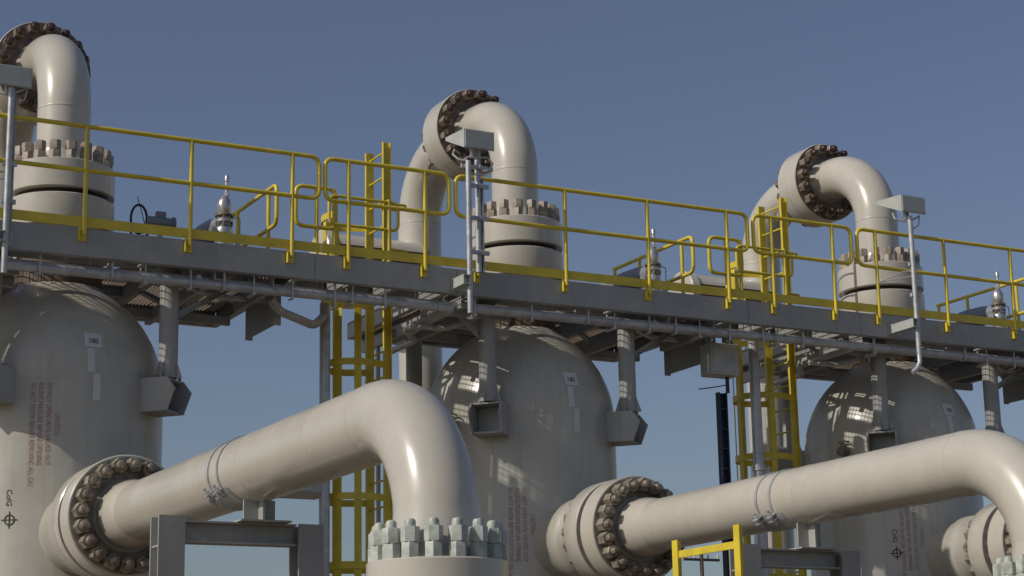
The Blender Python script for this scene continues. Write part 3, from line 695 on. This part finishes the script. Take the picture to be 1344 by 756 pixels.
# ------------------------------------------------------------------ relief valves with outlet horns
def relief(k):
    ux = UX[k]; x, y = ux+1.76, 20.05
    t = thing('relief_valve', 'shiny stainless relief valve on the walkway right of the %s overhead pipe' % WHICH[k], 'valve', (x, y, DK), 'relief valves')
    m = M(); m.lathe([(0.05, 0.004), (0.05, 0.12), (0.10, 0.13), (0.105, 0.14), (0.105, 0.19), (0.05, 0.2), (0.05, 0.235), (0.10, 0.24), (0.105, 0.25), (0.105, 0.33), (0.09, 0.345), (0.05, 0.36)], n=28); b = m.build('inlet_flange', 'chrome', t)
    q = M()
    for i in range(8):
        a = 2*math.pi*i/8; q.cyl((0.082*math.cos(a), 0.082*math.sin(a), 0.10), (0.082*math.cos(a), 0.082*math.sin(a), 0.365), 0.011, 6)
    q.build('flange_bolts', 'nutbrown', b)
    m = M(); m.lathe([(0.06, 0.35), (0.092, 0.40), (0.10, 0.46), (0.08, 0.50), (0.055, 0.52), (0.055, 0.545), (0.098, 0.55), (0.098, 0.585), (0.055, 0.59), (0.07, 0.66), (0.085, 0.70), (0.08, 0.78), (0.05, 0.84), (0.03, 0.86), (0.0, 0.86)], n=24)
    m.cyl((-0.13, 0, 0.44), (0.09, 0, 0.44), 0.04, 14); m.lathe([(0, 0), (0.062, 0), (0.062, 0.03), (0, 0.03)], (-0.16, 0, 0.44), (1, 0, 0), 14); m.cyl((-0.05, 0, 0.6), (-0.05, 0, 0.73), 0.022, 8); m.build('bonnet', 'chrome', t)
    for i in range(8):
        a = 2*math.pi*(i+0.5)/8; q = M(); q.cyl((0.088*math.cos(a), 0.088*math.sin(a), 0.50), (0.088*math.cos(a), 0.088*math.sin(a), 0.65), 0.012, 6); q.build('bonnet_bolt', 'nutbrown', t)
    q = M(); q.lathe([(0.06, 0.615), (0.105, 0.62), (0.105, 0.64), (0.06, 0.645)], n=24); q.build('yoke_ring', 'nutbrown', t)
    q = M(); q.lathe([(0.02, 0.86), (0.034, 0.862), (0.034, 0.90), (0.02, 0.905)], (0.025, 0, 0), n=6); q.build('lock_nut', 'chrome', t)
    m = M(); m.lathe([(0.0, 0.77), (0.02, 0.77), (0.02, 1.03), (0.027, 1.035), (0.027, 1.09), (0.02, 1.105), (0, 1.105)], (0.025, 0, 0), n=14); m.build('spindle_cap', 'chrome', t)
    m = M(); m.tube(rounded([(0.05, 0, 0.62), (0.19, 0, 0.62), (0.19, 0, 0.30)], 0.03, 4), 0.007, 8); m.box((0.17, 0, 0.34), (0.05, 0.04, 0.12), 0.005); m.build('pilot_tube', 'galv', t)
    m = M(); m.lathe([(0.085, -0.05), (0.10, 0.0), (0.135, 0.22), (0.15, 0.5), (0.15, 2.3), (0, 2.3)], (-0.01, 0.09, 0.54), (0, 1, -0.02), 28); m.lathe([(0, -0.07), (0.085, -0.07), (0.085, -0.04)], (-0.01, 0.09, 0.54), (0, 1, -0.02), 20); m.build('outlet_horn', 'bluegrey', t)
    m = M(); m.box((0, 1.6, 0.19), (0.16, 0.16, 0.37), 0.006); m.build('horn_support', 'steel', t)
    return t
for k in range(3): relief(k)

# hose loop and small actuator by the left top flange
t = thing('hose_loop', 'black rubber hose loop standing behind the railing beside a grey actuator', 'hose', (6.33, 20.75, DK))
m = M(); m.tube([(0.0+0.095*math.cos(a), 0.0, 0.68+0.17*math.sin(a)) for a in [2*math.pi*i/26 for i in range(27)]]+[(0.10, 0, 0.50), (0.16, 0.0, 0.42), (0.2, 0, 0.40)], 0.014, 10); m.build('hose', 'black', t)
m = M(); m.tube([(-0.085, 0, 0.63), (-0.09, 0, 0.4), (-0.09, 0, 0.004)], 0.014, 8); m.tube([(0.06, 0, 0.50), (0.06, 0, 0.004)], 0.012, 8); m.tube([(-0.02, 0.02, 0.95), (0.04, 0.01, 0.75), (0.10, 0, 0.5)], 0.005, 6); m.build('hose_leg', 'black', t)
t = thing('actuator', 'small grey cylindrical actuator beside the black hose loop', 'actuator', (6.58, 20.75, DK))
m = M(); m.cyl((-0.16, 0, 0.66), (0.14, 0, 0.66), 0.07, 18); m.cyl((0.14, 0, 0.66), (0.17, 0, 0.66), 0.085, 18); m.box((0, 0, 0.75), (0.12, 0.1, 0.08), 0.01); m.build('housing', 'bluegrey', t)
m = M(); m.cyl((0, 0, 0.004), (0, 0, 0.60), 0.03, 12); m.build('pedestal', 'galv', t)

# ------------------------------------------------------------------ floodlight stands
def housing(label, cx, cy_, cz_, name='floodlight'):
    t = thing(name, label, 'light', (cx, cy_, cz_-0.11), 'wedge shaped light housings')
    w_, h, d = 0.385, 0.225, 0.54; x0, x1 = -w_/2, w_/2
    m = M(); F = [(x0, 0, 0), (x1, 0, 0), (x1, 0, h), (x0, 0, h)]; Bk = [(x0+0.03, d, 0.235), (x1-0.03, d, 0.235), (x1-0.03, d, 0.275), (x0+0.03, d, 0.275)]
    m.add(F+Bk, [(0, 1, 2, 3), (4, 7, 6, 5), (0, 4, 5, 1), (1, 5, 6, 2), (2, 6, 7, 3), (3, 7, 4, 0)]); m.build('case', 'box', t, smooth=False)
    m = M(); m.box((0, -0.006, h/2), (w_-0.02, 0.012, h-0.02), 0.003); m.build('front_panel', 'box', t)
    m = M(); m.cyl((-0.02, 0.13, -0.05), (-0.02, 0.13, 0.10), 0.035, 14); m.build('yoke', 'galv', t)
    return t
LY = [18.86, 18.66, 18.48]
def sc(x, z, y): f = y/18.88; return x*f, 1.6+(z-1.6)*f
HL = ['grey wedge-shaped light housing on the pole at the left frame edge', 'grey wedge-shaped light housing on the double pole in front of the middle elbow', 'grey wedge-shaped light housing on the single pole at the right']
for k, (hx, hz_) in enumerate(((4.40, 8.37), (9.76, 8.40), (16.12, 8.365))):
    x_, z_ = sc(hx, hz_, LY[k]); housing(HL[k], x_, LY[k], z_)
def stand(label, x, xp2, zt, ly):
    x, zt = sc(x, zt, ly)
    if xp2 is not None: xp2 = sc(xp2, 0, ly)[0]
    t = thing('light_pole', label, 'pole', (x, ly+0.0, 6.3), 'galvanised light poles')
    b = zt-6.3
    m = M(); m.cyl((0, 0.05, 0), (0, 0.05, b), 0.032, 16); m.build('tube', 'galv', t)
    if xp2 is not None:
        dx = xp2-x
        m = M(); m.cyl((dx, 0.13, 0.50), (dx, 0.13, b+0.17), 0.036, 16); m.build('tube', 'galv', t)
        m = M(); m.box((dx+0.045, 0.13, 1.05), (0.012, 0.09, 1.1)); m.build('flat_bar', 'galv', t)
        for zz in (0.72, 1.12, 1.5, 1.72):
            m = M(); m.box((dx/2+0.05, 0.09, zz), (dx+0.24 if zz in (1.72,) else dx+0.12, 0.035, 0.045)); m.cyl((dx-0.01, 0.045, zz), (dx-0.01, 0.02, zz), 0.02, 6); m.build('clamp', 'galv', t)
        # cables hanging from the housing
        m = M(); m.tube([(-0.02, 0.05, b-0.0), (-0.10, 0.1, b+0.02), (-0.14, 0.16, b+0.09), (-0.10, 0.2, b+0.16), (-0.03, 0.2, b+0.12)], 0.013, 8)
        m.tube([(dx+0.03, 0.08, b-0.1), (dx+0.11, 0.05, b-0.08), (dx+0.15, 0.04, b+0.0), (dx+0.1, 0.06, b+0.07), (0.02, 0.1, b+0.06), (-0.02, 0.1, b+0.03)], 0.013, 8); m.build('cable', 'galv', t)
    else:
        m = M(); m.cyl((0.045, 0.10, 0.35), (0.045, 0.10, b-0.05), 0.025, 14); m.build('conduit', 'steel', t)
        for zz in (0.75, 1.15):
            m = M(); m.box((0.02, 0.07, zz), (0.14, 0.04, 0.045)); m.build('clamp', 'galv', t)
        m = M(); m.tube([(-0.15, 0.2, b+0.06), (-0.16, 0.15, b-0.03), (-0.05, 0.1, b-0.06), (0.05, 0.05, b-0.04), (0.16, 0.05, b+0.02)], 0.013, 8)
        m.tube([(0.16, 0.05, b+0.02), (0.14, 0.06, b-0.1), (0.06, 0.08, b-0.16)], 0.009, 8); m.build('cable', 'galv', t)
        m = M(); m.tube(rounded([(-0.38, 0.30, 0.92), (-0.1, 0.12, 1.06), (0.0, 0.06, 1.06)], 0.03, 3), 0.008, 8); m.tube([(-0.38, 0.30, 0.92), (0.0, 0.08, 1.0)], 0.007, 8); m.build('strut', 'galv', t)
        if x > 10: m = M(); m.tube([(0, 0.05, 0.02), (0.0, 0.05, -0.12), (-0.05, 0.05, -0.2), (-0.12, 0.06, -0.26)], 0.03, 12); m.build('lower_bend', 'galv', t)
    # channel outrigger holding the pole to the beam
    L = FY-0.008-ly; z_ = 0.375
    for zz in (-0.05, 0.05):
        m = M(); m.box((-0.055, L/2-0.015, z_+zz), (0.10, L-0.03, 0.012)); m.build('outrigger_flange', 'box', t, smooth=False)
    m = M(); m.box((-0.098, L/2-0.02, z_), (0.012, L-0.04, 0.088)); m.build('outrigger_web', 'box', t, smooth=False)
    m = M(); m.box((-0.02, L-0.008, z_), (0.20, 0.012, 0.15)); m.build('outrigger_plate', 'box', t, smooth=False)
    return t
stand('thin galvanised pole at the left frame edge carrying a light housing', 4.40, None, 8.26, LY[0])
stand('double galvanised pole clamped to the walkway front before the middle vessel', 9.64, 9.80, 8.15, LY[1])
stand('single galvanised pole clamped to the walkway front at the right', 16.09, None, 8.22, LY[2])

# ------------------------------------------------------------------ drop pipes, junction box and cable tray under the walkway
t = thing('drop_pipe', 'grey vertical drop pipe under the walkway beside the first ladder cage', 'pipe', (8.40, 20.2, 0), 'drop pipes')
m = M(); m.cyl((0, 0, 0.05), (0, 0, 6.62), 0.062, 18); m.build('pipe', 'galv', t)
m = M(); m.tube(rounded([(-0.95, -0.72, 6.44), (-0.8, -0.62, 6.33), (-0.2, -0.16, 6.31), (-0.03, -0.03, 6.46)], 0.1, 6), 0.05, 14); m.build('crossover', 'galv', t)
for za, zb_, rr in ((5.35, 5.43, 0.078), (0, 0.06, 0.12)): m = M(); m.cyl((0, 0, za), (0, 0, zb_), rr, 18); m.build('collar', 'galv', t)
t = thing('drop_pipe', 'grey vertical drop pipe before the second ladder, right of the cable tray', 'pipe', (14.12, 19.8, 0), 'drop pipes')
m = M(); m.cyl((0, 0, 0.0), (0, 0, 6.55), 0.068, 18); m.build('pipe', 'galv', t)
for za, zb_, rr in ((4.9, 4.97, 0.085), (0, 0.06, 0.12)): m = M(); m.cyl((0, 0, za), (0, 0, zb_), rr, 18); m.build('collar', 'galv', t)
t = thing('junction_box', 'olive grey junction box hanging under the walkway before the second ladder', 'box', (13.46, 19.6, 6.02))
m = M(); m.box((0, 0, 0.2), (0.42, 0.26, 0.40), 0.01); b = m.build('case', 'box', t)
m = M(); m.box((0, -0.135, 0.2), (0.36, 0.012, 0.34), 0.003); m.cyl((0.13, -0.14, 0.2), (0.13, -0.16, 0.2), 0.02, 10); m.build('door', 'box', b)
for xx in (-0.13, 0.13): m = M(); m.box((xx, 0, 0.47), (0.03, 0.2, 0.14)); m.build('hanger', 'galv', t)
m = M(); m.cyl((0.1, 0, 0.005), (0.1, 0, -0.2), 0.025, 10); m.tube([(0.09, 0, -0.1), (-0.1, 0, -0.14), (-0.33, 0, -0.18)], 0.008, 6); m.build('cable_gland', 'navy', t)
t = thing('cable_tray', 'narrow navy vertical cable tray below the hanging junction box', 'cable tray', (13.60, 19.8, 0))
for s in (-1, 1):
    m = M(); m.box((s*0.055, 0, 2.93), (0.014, 0.08, 5.86)); m.build('side_rail', 'navy', t, smooth=False)
m = M(); m.box((0, 0.03, 2.93), (0.10, 0.006, 5.86)); m.build('back_plate', 'navy', t, smooth=False)
z = 0.15
while z < 5.8:
    m = M(); m.box((0, 0.0, z), (0.096, 0.05, 0.02)); m.build('rung', 'navy', t, smooth=False); z += 0.25
t = thing('equipment_box', 'grey rounded equipment box behind the nearest pipe, beside the drop pipe', 'box', (7.9, 20.35, 4.38))
m = M(); m.box((0, 0, 0.22), (1.12, 0.4, 0.44), 0.05); m.build('case', 'box', t)
m = M(); m.box((0.5, -0.17, 0.47), (0.18, 0.10, 0.06), 0.005); m.build('pole_clamp', 'galv', t)
# lower tie beam by the drop pipe
t = thing('tie_bar', 'thin grey horizontal bar bracing the junction of ladder cage and vessel', 'bar', (9.3, 21.5, 0))
m = M(); m.cyl((0.3, 0, 5.9), (1.0, 0.0, 5.9), 0.05, 14); m.build('tube', 'steel', t)
m = M(); m.cyl((0.35, 0, 0), (0.35, 0, 6.6), 0.03, 12); m.build('upright', 'galv', t)

# small drain valves on the left flank of the vessels
for k in range(3):
    ux = UX[k]; a = R(-158); rr = VR; p = Vector((rr*math.cos(a), rr*math.sin(a), 0)); d = Vector((math.cos(a), math.sin(a), 0))
    t = thing('sample_valve', 'small brown valve on the upper left flank of the %s vessel' % WHICH[k], 'valve', (ux+p.x, AY+p.y, 5.24), 'sample valves')
    m = M(); m.cyl(d*-0.05, d*0.16, 0.03, 12); m.cyl(d*0.10+Vector((0, 0, -0.06)), d*0.10+Vector((0, 0, 0.10)), 0.045, 12); m.cyl(d*0.16, d*0.2, 0.06, 12); m.build('body', 'nutbrown', t)
    m = M(); m.tube([d*0.10+Vector((0.07*math.cos(q), 0.07*math.sin(q), 0.13)) for q in [2*math.pi*i/16 for i in range(16)]], 0.01, 8, closed=True); m.cyl(d*0.1+Vector((0, 0, 0.1)), d*0.1+Vector((0, 0, 0.135)), 0.012, 8); m.build('handwheel', 'nut', t)

# ------------------------------------------------------------------ yellow guard frame in the foreground
t = thing('yellow_frame', 'bright yellow flat-bar frame in the foreground before the second pipe support', 'frame', (8.0, 11.95, 0))
for yy, zt in ((-0.42, 3.12), (0.40, 3.09)):
    m = M(); m.box((0, yy, zt/2), (0.012, 0.075, zt)); m.box((0.035, yy+0.034, zt/2), (0.07, 0.010, zt)); m.build('post', 'yellow', t, smooth=False)
for zz in (2.98, 2.45, 1.9, 1.3, 0.7):
    m = M(); m.box((0.012, -0.01, zz), (0.012, 0.80, 0.055), 0.002); m.build('crossbar', 'yellow', t, smooth=False)

# ------------------------------------------------------------------ distant utility pole
t = thing('utility_pole', 'distant thin utility pole with crossarm seen below the second pipe', 'utility pole', (61.0, 91.5, 0))
m = M(); m.cyl((0, 0, 0), (0, 0, 12.3), 0.16, 10, 0.11); m.build('pole', 'wood', t)
m = M(); m.box((0, 0, 11.6), (2.4, 0.12, 0.14)); m.build('crossarm', 'wood', t)
for s in (-1.1, -0.45, 0.45, 1.1):
    m = M(); m.lathe([(0.05, 0), (0.07, 0.05), (0.05, 0.12), (0.07, 0.17), (0.03, 0.25), (0, 0.26)], (s, 0, 11.67), n=8); m.build('insulator', 'plate', t)
